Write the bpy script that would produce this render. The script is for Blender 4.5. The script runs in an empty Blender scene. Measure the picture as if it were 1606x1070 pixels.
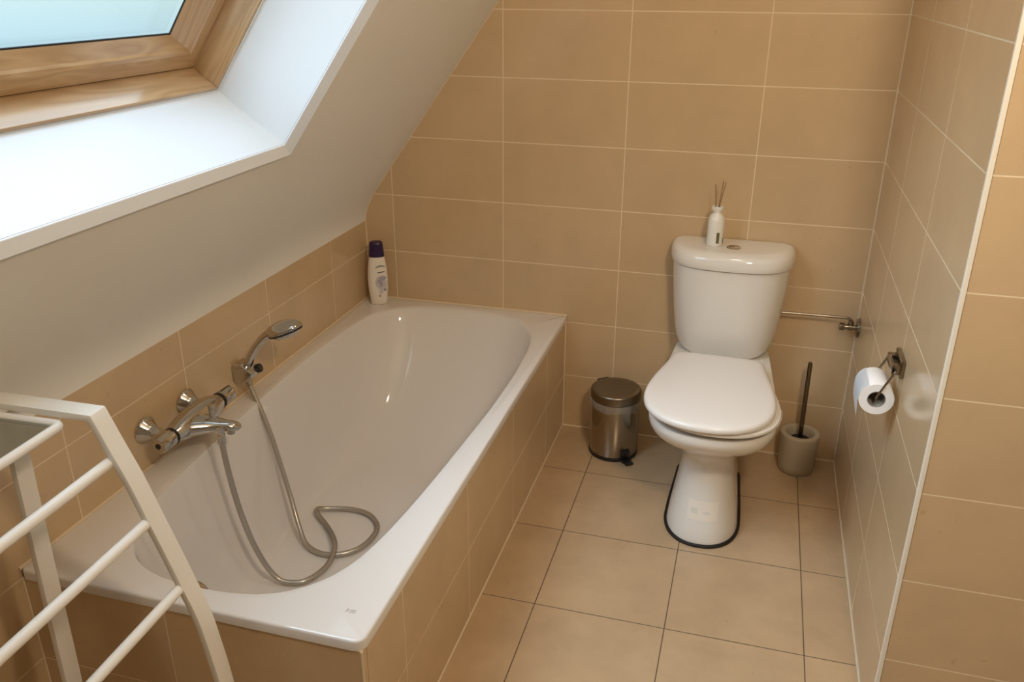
import bpy, bmesh, math, random
from mathutils import Vector, Matrix, Euler, noise as mnoise

random.seed(7)
S = bpy.context.scene
COL = S.collection
PI = math.pi

# ------------------------------------------------------------------ camera
CAM_POS = (0.80149, -2.71352, 1.50549)
cam_d = bpy.data.cameras.new('camera')
cam_d.sensor_fit = 'HORIZONTAL'
cam_d.sensor_width = 36.0
cam_d.lens = 1346.334 * 36.0 / 1606.0
cam_d.clip_start = 0.02
cam = bpy.data.objects.new('camera', cam_d)
cam.location = CAM_POS
cam.rotation_euler = (1.1694808, -0.0032744, 0.2775420)
COL.objects.link(cam)
S.camera = cam

# ------------------------------------------------------------------ view
S.view_settings.view_transform = 'Standard'
S.view_settings.look = 'None'
S.view_settings.gamma = 1.0
S.view_settings.use_curve_mapping = False
S.view_settings.exposure = 0.0

# ------------------------------------------------------------------ sky: overcast, brightest overhead, hazy towards the horizon
SKY = 4.2                       # plain overcast sky
BRIGHT = 7.2                    # added bright sky patch, aimed to light the room but spare the reveal
BRIGHT_DIR = Vector((-0.62, -0.30, 0.74)).normalized()
W = bpy.data.worlds.new('overcast_sky')
S.world = W
W.use_nodes = True
wn = W.node_tree
wn.nodes.clear()
def wnode(kind, **kw):
    n = wn.nodes.new(kind)
    for k, v in kw.items():
        setattr(n, k, v)
    return n
wo = wnode('ShaderNodeOutputWorld')
wb = wnode('ShaderNodeBackground')
wt = wnode('ShaderNodeTexCoord')
wx = wnode('ShaderNodeSeparateXYZ')
wm = wnode('ShaderNodeMapRange')
wm.inputs['From Min'].default_value = -1.0
wm.inputs['From Max'].default_value = 1.0
wr = wnode('ShaderNodeValToRGB')
cr = wr.color_ramp
cr.elements[0].position = 0.0
cr.elements[0].color = (0.03, 0.035, 0.03, 1)
cr.elements[1].position = 1.0
cr.elements[1].color = (0.68, 0.86, 1.04, 1)
for pos_, c_ in ((0.40, (0.05, 0.07, 0.08)), (0.455, (0.085, 0.145, 0.185)), (0.475, (0.145, 0.205, 0.226)), (0.49, (0.165, 0.222, 0.228)), (0.54, (0.20, 0.245, 0.25)), (0.70, (0.62, 0.75, 0.88))):
    e_ = cr.elements.new(pos_)
    e_.color = (*c_, 1)
wn.links.new(wt.outputs['Generated'], wx.inputs[0])
wn.links.new(wx.outputs['Z'], wm.inputs['Value'])
wn.links.new(wm.outputs[0], wr.inputs[0])
wd = wnode('ShaderNodeVectorMath', operation='DOT_PRODUCT')
wd.inputs[1].default_value = BRIGHT_DIR
wn.links.new(wt.outputs['Generated'], wd.inputs[0])
wf = wnode('ShaderNodeMapRange', interpolation_type='SMOOTHSTEP')
wf.inputs['From Min'].default_value = 0.80
wf.inputs['From Max'].default_value = 0.99
wf.inputs['To Max'].default_value = BRIGHT / SKY
wn.links.new(wd.outputs['Value'], wf.inputs['Value'])
wc = wnode('ShaderNodeVectorMath', operation='SCALE')
wc.inputs[0].default_value = (0.69, 0.86, 1.05)
wn.links.new(wf.outputs[0], wc.inputs['Scale'])
wa = wnode('ShaderNodeVectorMath', operation='ADD')
wn.links.new(wr.outputs[0], wa.inputs[0])
wn.links.new(wc.outputs[0], wa.inputs[1])
wn.links.new(wa.outputs[0], wb.inputs['Color'])
wb.inputs['Strength'].default_value = SKY
wn.links.new(wb.outputs[0], wo.inputs['Surface'])

# ------------------------------------------------------------------ warm ceiling lamp and added fill light
def lamp(name, loc, power, size, col):
    d = bpy.data.lights.new(name, 'AREA')
    d.shape = 'DISK'
    d.size = size
    d.energy = power
    d.color = col
    o = bpy.data.objects.new(name, d)
    o.location = loc
    COL.objects.link(o)
    return o
WARM = (1.0, 0.815, 0.60)
lamp('ceiling_lamp', (0.80, -1.00, 2.30), 2.2, 0.09, WARM)
# unseen fill light added beside the viewer, tilted towards the bath
lamp('wall_lamp', (1.20, -2.27, 2.04), 16.5, 0.20, WARM).rotation_euler = (math.radians(68), 0, math.radians(15))

# ------------------------------------------------------------------ measured layout
XL, XR, XT = -0.5086, 1.1644, 0.2288      # left wall, right wall, bath side
YF, YE = -1.65, -1.168                    # bath front, end of the right wall
ZR, ZK = 0.4265, 0.7085                   # bath rim, top of the left tiling
TH, TW = 0.202, 0.40                      # wall tile
FS, FX, FY = 0.3357, 0.3714, -0.2994      # floor tile
ZC = 2.35
X_END, Y_END = 2.6, -4.0
SL = (0.587634, 0.809127)                 # slope direction in x,z
SN = (-0.809127, 0.587634)                # outward

# ------------------------------------------------------------------ materials
def mat(name):
    m = bpy.data.materials.new(name)
    m.use_nodes = True
    nt = m.node_tree
    return m, nt, nt.nodes['Principled BSDF']

def simple(name, col, rough=0.5, metal=0.0, var=0.0, vscale=8.0, bump=0.0, bscale=60.0, coat=0.0, spec=None):
    m, nt, p = mat(name)
    p.inputs['Roughness'].default_value = rough
    p.inputs['Metallic'].default_value = metal
    if spec is not None:
        p.inputs['Specular IOR Level'].default_value = spec
    if coat:
        p.inputs['Coat Weight'].default_value = coat
        p.inputs['Coat Roughness'].default_value = 0.04
    tc = nt.nodes.new('ShaderNodeTexCoord')
    n = nt.nodes.new('ShaderNodeTexNoise')
    n.inputs['Scale'].default_value = vscale
    n.inputs['Detail'].default_value = 4
    nt.links.new(tc.outputs['Object'], n.inputs['Vector'])
    mx = nt.nodes.new('ShaderNodeMix')
    mx.data_type = 'RGBA'
    mx.inputs[6].default_value = (*[c * (1 - var) for c in col], 1)
    mx.inputs[7].default_value = (*[min(1, c * (1 + var)) for c in col], 1)
    nt.links.new(n.outputs['Fac'], mx.inputs[0])
    nt.links.new(mx.outputs[2], p.inputs['Base Color'])
    if bump:
        b = nt.nodes.new('ShaderNodeBump')
        b.inputs['Strength'].default_value = bump
        b.inputs['Distance'].default_value = 0.002
        n2 = nt.nodes.new('ShaderNodeTexNoise')
        n2.inputs['Scale'].default_value = bscale
        n2.inputs['Detail'].default_value = 3
        nt.links.new(tc.outputs['Object'], n2.inputs['Vector'])
        nt.links.new(n2.outputs['Fac'], b.inputs['Height'])
        nt.links.new(b.outputs['Normal'], p.inputs['Normal'])
    return m

def tile(name, axes, off, size, c1, c2, grout, mortar, rough, mottle=0.06):
    """rectangular tiles laid in straight columns; axes = which object axes run along / across"""
    m, nt, p = mat(name)
    tc = nt.nodes.new('ShaderNodeTexCoord')
    sx = nt.nodes.new('ShaderNodeSeparateXYZ')
    cx = nt.nodes.new('ShaderNodeCombineXYZ')
    nt.links.new(tc.outputs['Object'], sx.inputs[0])
    for k in range(2):
        a = nt.nodes.new('ShaderNodeMath')
        a.operation = 'ADD'
        a.inputs[1].default_value = 40 * size[k] - off[k]
        nt.links.new(sx.outputs['XYZ'.index(axes[k])], a.inputs[0])
        nt.links.new(a.outputs[0], cx.inputs[k])
    p.inputs['Specular IOR Level'].default_value = 0.75
    br = nt.nodes.new('ShaderNodeTexBrick')
    br.offset = 0.0
    br.squash = 1.0
    br.inputs['Scale'].default_value = 1.0
    br.inputs['Brick Width'].default_value = size[0]
    br.inputs['Row Height'].default_value = size[1]
    br.inputs['Mortar Size'].default_value = mortar
    br.inputs['Mortar Smooth'].default_value = 0.3
    br.inputs['Bias'].default_value = 0.0
    br.inputs['Color1'].default_value = (*c1, 1)
    br.inputs['Color2'].default_value = (*c2, 1)
    br.inputs['Mortar'].default_value = (*c1, 1)
    nt.links.new(cx.outputs[0], br.inputs['Vector'])
    n = nt.nodes.new('ShaderNodeTexNoise')
    n.inputs['Scale'].default_value = 7.0
    n.inputs['Detail'].default_value = 6.0
    n.inputs['Roughness'].default_value = 0.6
    nt.links.new(tc.outputs['Object'], n.inputs['Vector'])
    mr = nt.nodes.new('ShaderNodeMapRange')
    mr.inputs['To Min'].default_value = 1 - mottle
    mr.inputs['To Max'].default_value = 1 + mottle
    mr.inputs['From Min'].default_value = 0.25
    mr.inputs['From Max'].default_value = 0.75
    nt.links.new(n.outputs['Fac'], mr.inputs['Value'])
    mul = nt.nodes.new('ShaderNodeMix')
    mul.data_type = 'RGBA'
    mul.blend_type = 'MULTIPLY'
    mul.inputs[0].default_value = 1.0
    nt.links.new(br.outputs['Color'], mul.inputs[6])
    nt.links.new(mr.outputs[0], mul.inputs[7])
    # small darker specks
    n3 = nt.nodes.new('ShaderNodeTexNoise')
    n3.inputs['Scale'].default_value = 38.0
    n3.inputs['Detail'].default_value = 2.0
    nt.links.new(tc.outputs['Object'], n3.inputs['Vector'])
    mr3 = nt.nodes.new('ShaderNodeMapRange')
    mr3.inputs['From Min'].default_value = 0.70
    mr3.inputs['From Max'].default_value = 0.80
    mr3.inputs['To Min'].default_value = 1.0
    mr3.inputs['To Max'].default_value = 0.86
    nt.links.new(n3.outputs['Fac'], mr3.inputs['Value'])
    mul3 = nt.nodes.new('ShaderNodeMix')
    mul3.data_type = 'RGBA'
    mul3.blend_type = 'MULTIPLY'
    mul3.inputs[0].default_value = 1.0
    nt.links.new(mul.outputs[2], mul3.inputs[6])
    nt.links.new(mr3.outputs[0], mul3.inputs[7])
    mg = nt.nodes.new('ShaderNodeMix')
    mg.data_type = 'RGBA'
    nt.links.new(br.outputs['Fac'], mg.inputs[0])
    nt.links.new(mul3.outputs[2], mg.inputs[6])
    mg.inputs[7].default_value = (*grout, 1)
    nt.links.new(mg.outputs[2], p.inputs['Base Color'])
    rr = nt.nodes.new('ShaderNodeMapRange')
    rr.inputs['To Min'].default_value = rough
    rr.inputs['To Max'].default_value = 0.85
    nt.links.new(br.outputs['Fac'], rr.inputs['Value'])
    nt.links.new(rr.outputs[0], p.inputs['Roughness'])
    inv = nt.nodes.new('ShaderNodeMath')
    inv.operation = 'SUBTRACT'
    inv.inputs[0].default_value = 1.0
    nt.links.new(br.outputs['Fac'], inv.inputs[1])
    bp = nt.nodes.new('ShaderNodeBump')
    bp.inputs['Strength'].default_value = 0.35
    bp.inputs['Distance'].default_value = 0.0015
    nt.links.new(inv.outputs[0], bp.inputs['Height'])
    bp2 = nt.nodes.new('ShaderNodeBump')
    bp2.inputs['Strength'].default_value = 0.05
    bp2.inputs['Distance'].default_value = 0.004
    nt.links.new(n.outputs['Fac'], bp2.inputs['Height'])
    nt.links.new(bp.outputs['Normal'], bp2.inputs['Normal'])
    nt.links.new(bp2.outputs['Normal'], p.inputs['Normal'])
    return m

T1, T2, TG = (0.605, 0.437, 0.256), (0.625, 0.453, 0.268), (0.80, 0.66, 0.45)
MW = 0.0017
M = {}
M['tile_back'] = tile('beige_wall_tile_back', 'XZ', (0, 0), (TW, TH), T1, T2, TG, MW, 0.26)
M['tile_left'] = tile('beige_wall_tile_left', 'YZ', (-0.274, 0), (TW, TH), T1, T2, TG, MW, 0.26)
M['tile_right'] = tile('beige_wall_tile_right', 'YZ', (-0.375, 0), (TW, TH), T1, T2, TG, MW, 0.17)
M['tile_return'] = tile('beige_wall_tile_return', 'XZ', (XR + 0.45, 0), (TW * 2, TH), T1, T2, TG, MW, 0.26)
M['tile_bath'] = tile('beige_bath_tile_side', 'YZ', (-0.262, 0), (TW, TH), T1, T2, TG, 0.0014, 0.24)
M['tile_bath_end'] = tile('beige_bath_tile_end', 'XZ', (-0.185, 0), (0.42, TH), T1, T2, TG, 0.0014, 0.24)
M['floor'] = tile('beige_floor_tile', 'XY', (FX, FY), (FS, FS), (0.515, 0.362, 0.215), (0.535, 0.378, 0.226), (0.10, 0.058, 0.03), 0.0015, 0.22, 0.10)
M['plaster'] = simple('cream_plaster', (0.84, 0.825, 0.765), 0.9, 0, 0.03, 3, 0.12, 90)
M['ceilpaint'] = simple('ceiling_paint', (0.80, 0.76, 0.68), 0.9, 0, 0.02, 3)
M['grout'] = simple('pale_grout', (0.74, 0.60, 0.42), 0.7, 0, 0.05, 40)
M['edge'] = simple('white_tile_edge_profile', (0.85, 0.80, 0.69), 0.35)
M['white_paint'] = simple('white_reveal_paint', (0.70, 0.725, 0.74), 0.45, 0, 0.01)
M['trim_white'] = simple('white_reveal_trim', (0.80, 0.84, 0.88), 0.35)
M['enamel'] = simple('bath_enamel', (0.78, 0.745, 0.71), 0.07, 0, 0.004, 3, coat=0.3)
M['ceramic'] = simple('toilet_ceramic', (0.80, 0.765, 0.70), 0.10, 0, 0.004, 3, coat=0.3)
M['seat'] = simple('toilet_seat_plastic', (0.84, 0.80, 0.755), 0.22, 0, 0.004)
M['chrome'] = simple('chrome', (0.56, 0.54, 0.50), 0.10, 1.0, 0.01)
M['nickel'] = simple('brushed_nickel', (0.29, 0.255, 0.205), 0.22, 1.0, 0.03, 30)
M['dark_nickel'] = simple('dark_nickel', (0.20, 0.17, 0.135), 0.25, 1.0, 0.03, 30)
M['steel'] = simple('brushed_steel', (0.37, 0.325, 0.255), 0.20, 1.0, 0.03, 20)
M['steel_lid'] = simple('brushed_steel_lid', (0.235, 0.20, 0.15), 0.32, 1.0, 0.03, 20)
M['hose'] = simple('grey_metal_hose', (0.50, 0.46, 0.40), 0.30, 0.75, 0.02, 40)
M['black'] = simple('black_plastic', (0.015, 0.012, 0.012), 0.35)
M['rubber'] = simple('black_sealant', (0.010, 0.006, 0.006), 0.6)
M['gasket'] = simple('dark_gasket', (0.006, 0.008, 0.012), 0.8)
M['white_metal'] = simple('white_lacquered_metal', (0.82, 0.79, 0.72), 0.32, 0, 0.01)
M['white_tube'] = simple('white_lacquered_tube', (0.88, 0.86, 0.81), 0.30, 0, 0.01)
M['paper'] = simple('white_tissue', (0.86, 0.865, 0.88), 0.95, 0, 0.02, 30, 0.3, 160)
M['cardboard'] = simple('grey_cardboard', (0.30, 0.29, 0.26), 0.9)
M['bottle'] = simple('white_bottle_plastic', (0.86, 0.79, 0.70), 0.35)
M['cap'] = simple('dark_purple_cap', (0.022, 0.006, 0.055), 0.35)
M['lilac'] = simple('lilac_print', (0.42, 0.38, 0.44), 0.5, 0, 0.25, 120)
M['lilac_light'] = simple('pale_lilac_print', (0.62, 0.57, 0.58), 0.5, 0, 0.15, 120)
M['grey_print'] = simple('grey_print', (0.36, 0.34, 0.33), 0.5)
M['dark_print'] = simple('dark_print', (0.08, 0.07, 0.07), 0.5)
M['diffuser'] = simple('white_glazed_bottle', (0.84, 0.82, 0.75), 0.28)
M['olive'] = simple('olive_label', (0.14, 0.13, 0.065), 0.5)
M['reed'] = simple('brown_reed', (0.33, 0.21, 0.11), 0.8, 0, 0.2, 200)
M['brushpot'] = simple('sandy_ceramic', (0.47, 0.40, 0.29), 0.42, 0, 0.02)
M['bristle'] = simple('dark_bristles', (0.012, 0.012, 0.016), 0.8, 0, 0, 8, 0.8, 300)
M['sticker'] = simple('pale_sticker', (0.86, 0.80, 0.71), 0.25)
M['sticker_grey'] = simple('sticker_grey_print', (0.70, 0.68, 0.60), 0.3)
M['logo'] = simple('grey_enamel_stamp', (0.36, 0.36, 0.38), 0.4)

def wood(name, axis):
    m, nt, p = mat(name)
    p.inputs['Roughness'].default_value = 0.30
    p.inputs['Coat Weight'].default_value = 0.7
    p.inputs['Coat Roughness'].default_value = 0.15
    tc = nt.nodes.new('ShaderNodeTexCoord')
    mp = nt.nodes.new('ShaderNodeMapping')
    sc = [9.0, 9.0, 9.0]
    sc['XYZ'.index(axis)] = 0.9
    mp.inputs['Scale'].default_value = sc
    nt.links.new(tc.outputs['Object'], mp.inputs['Vector'])
    n = nt.nodes.new('ShaderNodeTexNoise')
    n.inputs['Scale'].default_value = 1.6
    n.inputs['Detail'].default_value = 2
    n.inputs['Distortion'].default_value = 0.6
    nt.links.new(mp.outputs[0], n.inputs['Vector'])
    ml = nt.nodes.new('ShaderNodeMath')
    ml.operation = 'MULTIPLY'
    ml.inputs[1].default_value = 9.0
    nt.links.new(n.outputs['Fac'], ml.inputs[0])
    fr = nt.nodes.new('ShaderNodeMath')
    fr.operation = 'PINGPONG'
    fr.inputs[1].default_value = 0.5
    nt.links.new(ml.outputs[0], fr.inputs[0])
    r = nt.nodes.new('ShaderNodeValToRGB')
    r.color_ramp.elements[0].color = (0.54, 0.36, 0.19, 1)
    r.color_ramp.elements[0].position = 0.0
    r.color_ramp.elements[1].color = (0.40, 0.245, 0.115, 1)
    r.color_ramp.elements[1].position = 0.62
    nt.links.new(fr.outputs[0], r.inputs[0])
    nt.links.new(r.outputs[0], p.inputs['Base Color'])
    return m
M['wood_y'] = wood('varnished_pine_rail', 'Y')
M['wood_s'] = wood('varnished_pine_stile', 'X')

def glassy(name, tint, refl, rough=0.02):
    m, nt, p = mat(name)
    nt.nodes.remove(p)
    out = nt.nodes['Material Output']
    tr = nt.nodes.new('ShaderNodeBsdfTransparent')
    tr.inputs['Color'].default_value = (*tint, 1)
    gl = nt.nodes.new('ShaderNodeBsdfGlossy')
    gl.inputs['Roughness'].default_value = rough
    mx = nt.nodes.new('ShaderNodeMixShader')
    lw = nt.nodes.new('ShaderNodeLayerWeight')
    lw.inputs['Blend'].default_value = 0.5
    pw = nt.nodes.new('ShaderNodeMath')
    pw.operation = 'POWER'
    pw.inputs[1].default_value = 4.0
    nt.links.new(lw.outputs['Facing'], pw.inputs[0])
    ad = nt.nodes.new('ShaderNodeMath')
    ad.operation = 'MULTIPLY_ADD'
    ad.use_clamp = True
    ad.inputs[1].default_value = 0.8
    ad.inputs[2].default_value = refl + 0.03
    nt.links.new(pw.outputs[0], ad.inputs[0])
    nt.links.new(ad.outputs[0], mx.inputs[0])
    nt.links.new(tr.outputs[0], mx.inputs[1])
    nt.links.new(gl.outputs[0], mx.inputs[2])
    nt.links.new(mx.outputs[0], out.inputs['Surface'])
    return m
M['pane'] = glassy('window_glass', (0.96, 0.985, 0.99), 0.0)
M['shelf_glass'] = glassy('green_shelf_glass', (0.50, 0.56, 0.43), 0.42)
def film(name):
    m, nt, p = mat(name)
    p.inputs['Base Color'].default_value = (0.75, 0.72, 0.66, 1)
    p.inputs['Roughness'].default_value = 0.18
    p.inputs['Alpha'].default_value = 0.16
    return m
M['film'] = film('clear_plastic_film')

# ------------------------------------------------------------------ mesh helpers
def bm_new():
    return bmesh.new()

def obj(name, bm, m, parent=None, smooth=False, angle=None, recalc=True):
    if recalc:
        bmesh.ops.recalc_face_normals(bm, faces=bm.faces[:])
    me = bpy.data.meshes.new(name)
    bm.to_mesh(me)
    bm.free()
    if smooth:
        for p in me.polygons:
            p.use_smooth = True
        if angle is not None:
            me.set_sharp_from_angle(angle=math.radians(angle))
    ms = m if isinstance(m, (list, tuple)) else [m]
    for k in ms:
        me.materials.append(k)
    o = bpy.data.objects.new(name, me)
    COL.objects.link(o)
    if parent is not None:
        o.parent = parent
    return o

def thing(name, label, cat, loc=(0, 0, 0), rz=0.0, group=None):
    o = bpy.data.objects.new(name, None)
    o.empty_display_size = 0.05
    o.location = loc
    o.rotation_euler = (0, 0, rz)
    COL.objects.link(o)
    tag(o, label, cat, group)
    return o

def tag(o, label, cat, group=None):
    o['label'] = label
    o['category'] = cat
    if group:
        o['group'] = group
    return o

def struct(name, bm, m, label, cat, parent=None, **k):
    o = obj(name, bm, m, parent, **k)
    if parent is None:
        o['kind'] = 'structure'
        tag(o, label, cat)
    return o

def box(bm, lo, hi, T=None, bevel=0.0, seg=2):
    vs = []
    for x in (lo[0], hi[0]):
        for y in (lo[1], hi[1]):
            for z in (lo[2], hi[2]):
                v = Vector((x, y, z))
                vs.append(bm.verts.new(T(v) if T else v))
    fs = []
    for q in ((0, 1, 3, 2), (4, 6, 7, 5), (0, 4, 5, 1), (2, 3, 7, 6), (0, 2, 6, 4), (1, 5, 7, 3)):
        fs.append(bm.faces.new([vs[i] for i in q]))
    if bevel:
        es = list({e for f in fs for e in f.edges})
        bmesh.ops.recalc_face_normals(bm, faces=fs)
        bmesh.ops.bevel(bm, geom=es, offset=bevel, segments=seg, affect='EDGES', profile=0.5)
    return bm

def loft(bm, rings, cap0=True, cap1=True, closed=True):
    R = [[bm.verts.new(p) for p in r] for r in rings]
    n = len(R[0])
    for a, b in zip(R, R[1:]):
        for i in range(n if closed else n - 1):
            j = (i + 1) % n
            bm.faces.new((a[i], a[j], b[j], b[i]))
    if cap0:
        bm.faces.new(R[0][::-1])
    if cap1:
        bm.faces.new(R[-1])
    return R

def lathe(bm, prof, seg=48, origin=(0, 0, 0), axis=None):
    """prof = (r, h) list; axis = direction of h"""
    ax = Vector(axis if axis else (0, 0, 1)).normalized()
    q = Vector((0, 0, 1)).rotation_difference(ax)
    og = Vector(origin)
    rings = []
    for r, h in prof:
        r = max(r, 1e-5)
        rings.append([og + q @ Vector((r * math.cos(2 * PI * i / seg), r * math.sin(2 * PI * i / seg), h)) for i in range(seg)])
    loft(bm, rings)
    return bm

def catmull(pts, sub=8, closed=False):
    P = [Vector(p) for p in pts]
    out = []
    n = len(P)
    rng = range(n if closed else n - 1)
    for i in rng:
        p0 = P[(i - 1) % n] if (closed or i > 0) else P[0] * 2 - P[1]
        p1, p2 = P[i], P[(i + 1) % n]
        p3 = P[(i + 2) % n] if (closed or i + 2 < n) else P[-1] * 2 - P[-2]
        for k in range(sub):
            t = k / sub
            out.append(0.5 * ((2 * p1) + (p2 - p0) * t + (2 * p0 - 5 * p1 + 4 * p2 - p3) * t * t + (3 * p1 - p0 - 3 * p2 + p3) * t ** 3))
    if not closed:
        out.append(P[-1])
    return out

def tube(bm, path, r, seg=12, closed=False, caps=True, sx=1.0, up=None):
    P = [Vector(p) for p in path]
    n = len(P)
    rad = r if callable(r) else (lambda i: r)
    tans = []
    for i in range(n):
        a = P[(i - 1) % n] if (closed or i > 0) else P[i]
        b = P[(i + 1) % n] if (closed or i < n - 1) else P[i]
        tans.append((b - a).normalized())
    t0 = tans[0]
    nrm = Vector(up) if up else (Vector((0, 0, 1)) if abs(t0.z) < 0.9 else Vector((1, 0, 0)))
    nrm = (nrm - t0 * nrm.dot(t0)).normalized()
    rings = []
    for i in range(n):
        t = tans[i]
        if i:
            nrm = (tans[i - 1].rotation_difference(t)) @ nrm
            nrm = (nrm - t * nrm.dot(t)).normalized()
        bi = t.cross(nrm)
        rr = rad(i)
        rings.append([P[i] + nrm * (math.cos(2 * PI * k / seg) * rr) + bi * (math.sin(2 * PI * k / seg) * rr * sx) for k in range(seg)])
    if closed:
        R = [[bm.verts.new(p) for p in q] for q in rings]
        for i in range(n):
            a, b = R[i], R[(i + 1) % n]
            for k in range(seg):
                j = (k + 1) % seg
                bm.faces.new((a[k], a[j], b[j], b[k]))
    else:
        loft(bm, rings, caps, caps)
    return bm

def prism(bm, pts, axis, a, b):
    """polygon pts (2D) in the plane across `axis` ('x','y','z'), extruded a..b"""
    def P(p, t):
        return {'x': Vector((t, p[0], p[1])), 'y': Vector((p[0], t, p[1])), 'z': Vector((p[0], p[1], t))}[axis]
    A = [bm.verts.new(P(p, a)) for p in pts]
    B = [bm.verts.new(P(p, b)) for p in pts]
    n = len(pts)
    for i in range(n):
        j = (i + 1) % n
        bm.faces.new((A[i], A[j], B[j], B[i]))
    bm.faces.new(A[::-1])
    bm.faces.new(B)
    return bm

def lerp(a, b, t):
    return a + (b - a) * t

def interp(tab, x):
    if x <= tab[0][0]:
        return tab[0][1]
    for (x0, y0), (x1, y1) in zip(tab, tab[1:]):
        if x <= x1:
            return y0 + (y1 - y0) * (x - x0) / (x1 - x0)
    return tab[-1][1]

# slope frame: s up the slope, d outwards through the roof, y along the room
B0 = (-0.2263, 1.1458)
def SP(v):
    s, y, d = v
    return Vector((B0[0] + s * SL[0] + d * SN[0], y, B0[1] + s * SL[1] + d * SN[1]))

# ================================================================== SETTING
bm = bm_new(); box(bm, (XL - 0.1, Y_END - 0.1, -0.1), (X_END + 0.1, 0.1, 0.0))
struct('floor', bm, M['floor'], 'beige square floor tiles with thin dark joints', 'floor')

# back wall: tiled, cut off by the sloping ceiling
zs = lambda x: B0[1] + (x - B0[0]) * SL[1] / SL[0]
xs = lambda z: B0[0] + (z - B0[1]) * SL[0] / SL[1]
ZB = zs(-0.497)
bm = bm_new()
prism(bm, [(XL, 0), (XR, 0), (XR, ZC), (xs(ZC), ZC), (-0.455, zs(-0.455)), (-0.475, zs(-0.475) + 0.004), (-0.494, 0.781), (-0.505, 0.745), (XL, ZK)], 'y', 0.0, 0.1)
struct('wall_back', bm, M['tile_back'], 'beige tiled back wall behind the toilet, cut off by the sloping ceiling', 'wall')

bm = bm_new(); box(bm, (XL - 0.1, Y_END, 0), (XL, 0.1, ZK))
struct('wall_left', bm, M['tile_left'], 'low beige tiled wall beside the bath carrying the mixer tap', 'wall')

bm = bm_new(); box(bm, (XR, YE + 0.008, 0), (XR + 0.1, 0.1, ZC))
struct('wall_right', bm, M['tile_right'], 'short tiled wall right of the toilet carrying the paper holder', 'wall')
bm = bm_new(); box(bm, (XR + 0.008, YE, 0), (X_END, YE + 0.1, ZC))
struct('wall_return', bm, M['tile_return'], 'tiled wall face at the right edge, beyond the white corner profile', 'wall')
bm = bm_new(); box(bm, (X_END, Y_END, 0), (X_END + 0.1, YE + 0.1, ZC))
struct('wall_entrance', bm, M['plaster'], 'plain plaster wall to the right of the viewer', 'wall')
bm = bm_new(); prism(bm, [(XL, 0), (X_END, 0), (X_END, ZC), (xs(ZC), ZC), (XL, ZK)], 'y', Y_END - 0.1, Y_END)
struct('wall_rear', bm, M['plaster'], 'plain plaster wall behind the viewer', 'wall')

# sloping ceiling with its roof-window opening, and the flat part above
HY0, HY1 = -2.12, -0.958        # opening along the room
HS0, HS1 = 0.0, 1.02            # opening up the slope
XF = -0.455
s_lo = (XF - B0[0]) / SL[0]
s_hi = (xs(ZC) - B0[0]) / SL[0]
DT = 0.20
bm = bm_new()
HT = 0.0245                     # the reveal panels stand in front of the raw opening
for (a, b, c, d) in ((s_lo, HS0 - HT, Y_END, 0.1), (HS1 + HT, s_hi, Y_END, 0.1), (HS0 - HT, HS1 + HT, Y_END, HY0 - HT), (HS0 - HT, HS1 + HT, HY1 + HT, 0.1)):
    box(bm, (a, c, 0), (b, d, DT), SP)
# rounded plaster foot down to the tiling
p0_, p1_, p2_ = Vector((XL, ZK)), Vector((-0.5072, zs(-0.5072))), Vector((XF, zs(XF)))
foot = []
for k in range(15):
    u = k / 14
    q = p0_ * (1 - u) ** 2 + p1_ * (2 * u * (1 - u)) + p2_ * u ** 2
    foot.append((q.x, q.y))
fo = foot + [(XF + SN[0] * DT, zs(XF) + SN[1] * DT), (XL - 0.18, ZK)]
prism(bm, fo, 'y', Y_END, 0.0)
box(bm, (xs(ZC) - 0.25, Y_END, ZC), (X_END + 0.1, 0.1, ZC + 0.1))
struct('ceiling', bm, M['plaster'], 'cream plaster sloping ceiling around the roof window', 'ceiling', smooth=True, angle=25)

# tiled surround under the bath
bm = bm_new(); box(bm, (XT - 0.045, YF + 0.022, 0), (XT - 0.004, 0, ZR - 0.022))
struct('wall_bath', bm, M['tile_bath'], 'beige tiled long side of the bath surround', 'bath panel')
bm = bm_new(); box(bm, (XL, YF + 0.003, 0), (XT - 0.0045, YF + 0.0215, ZR - 0.022))
struct('wall_bath_end', bm, M['tile_bath_end'], 'beige tiled short end of the bath surround behind the towel stand', 'bath panel')

# beads of grout and the white corner profile
def bead(n, a, b, r, m, label, seg=8):
    bm = bm_new(); tube(bm, [a, b], r, seg)
    return struct('trim_%d' % n, bm, m, label, 'trim', smooth=True, angle=60)
bm = bm_new()
box(bm, (XR - 0.0012, YE - 0.0012, 0), (XR + 0.0075, YE + 0.0075, ZC), None, 0.0012, 2)
struct('trim_1', bm, M['edge'], 'white vertical profile on the outer corner of the right wall', 'trim')
bead(2, (XR, 0, 0), (XR, 0, ZC), 0.0035, M['grout'], 'pale grout line up the corner right of the toilet')
bead(3, (XT, 0, 0.001), (XR, 0, 0.001), 0.004, M['grout'], 'pale grout line along the foot of the back wall')
bead(4, (XR, YE, 0.001), (XR, 0, 0.001), 0.004, M['grout'], 'pale grout line along the foot of the right wall')
bead(5, (XT - 0.004, YF, 0.001), (XT - 0.004, 0, 0.001), 0.0035, M['grout'], 'pale grout line along the foot of the bath side')
bead(6, (XT - 0.003, -0.001, 0.0), (XT - 0.003, -0.001, ZR - 0.02), 0.0035, M['grout'], 'pale upright grout line where the bath side meets the back wall')
bead(7, (XL, 0, ZR), (XT, 0, ZR + 0.001), 0.0045, M['grout'], 'pale sealant line between the bath rim and the back wall')
bead(8, (XL, YF, ZR), (XL, 0, ZR + 0.001), 0.0045, M['grout'], 'pale sealant line between the bath rim and the left wall')
bead(9, (XL, 0, ZR), (XL, 0, ZK), 0.003, M['grout'], 'pale upright grout line in the corner behind the shampoo bottle')
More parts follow.
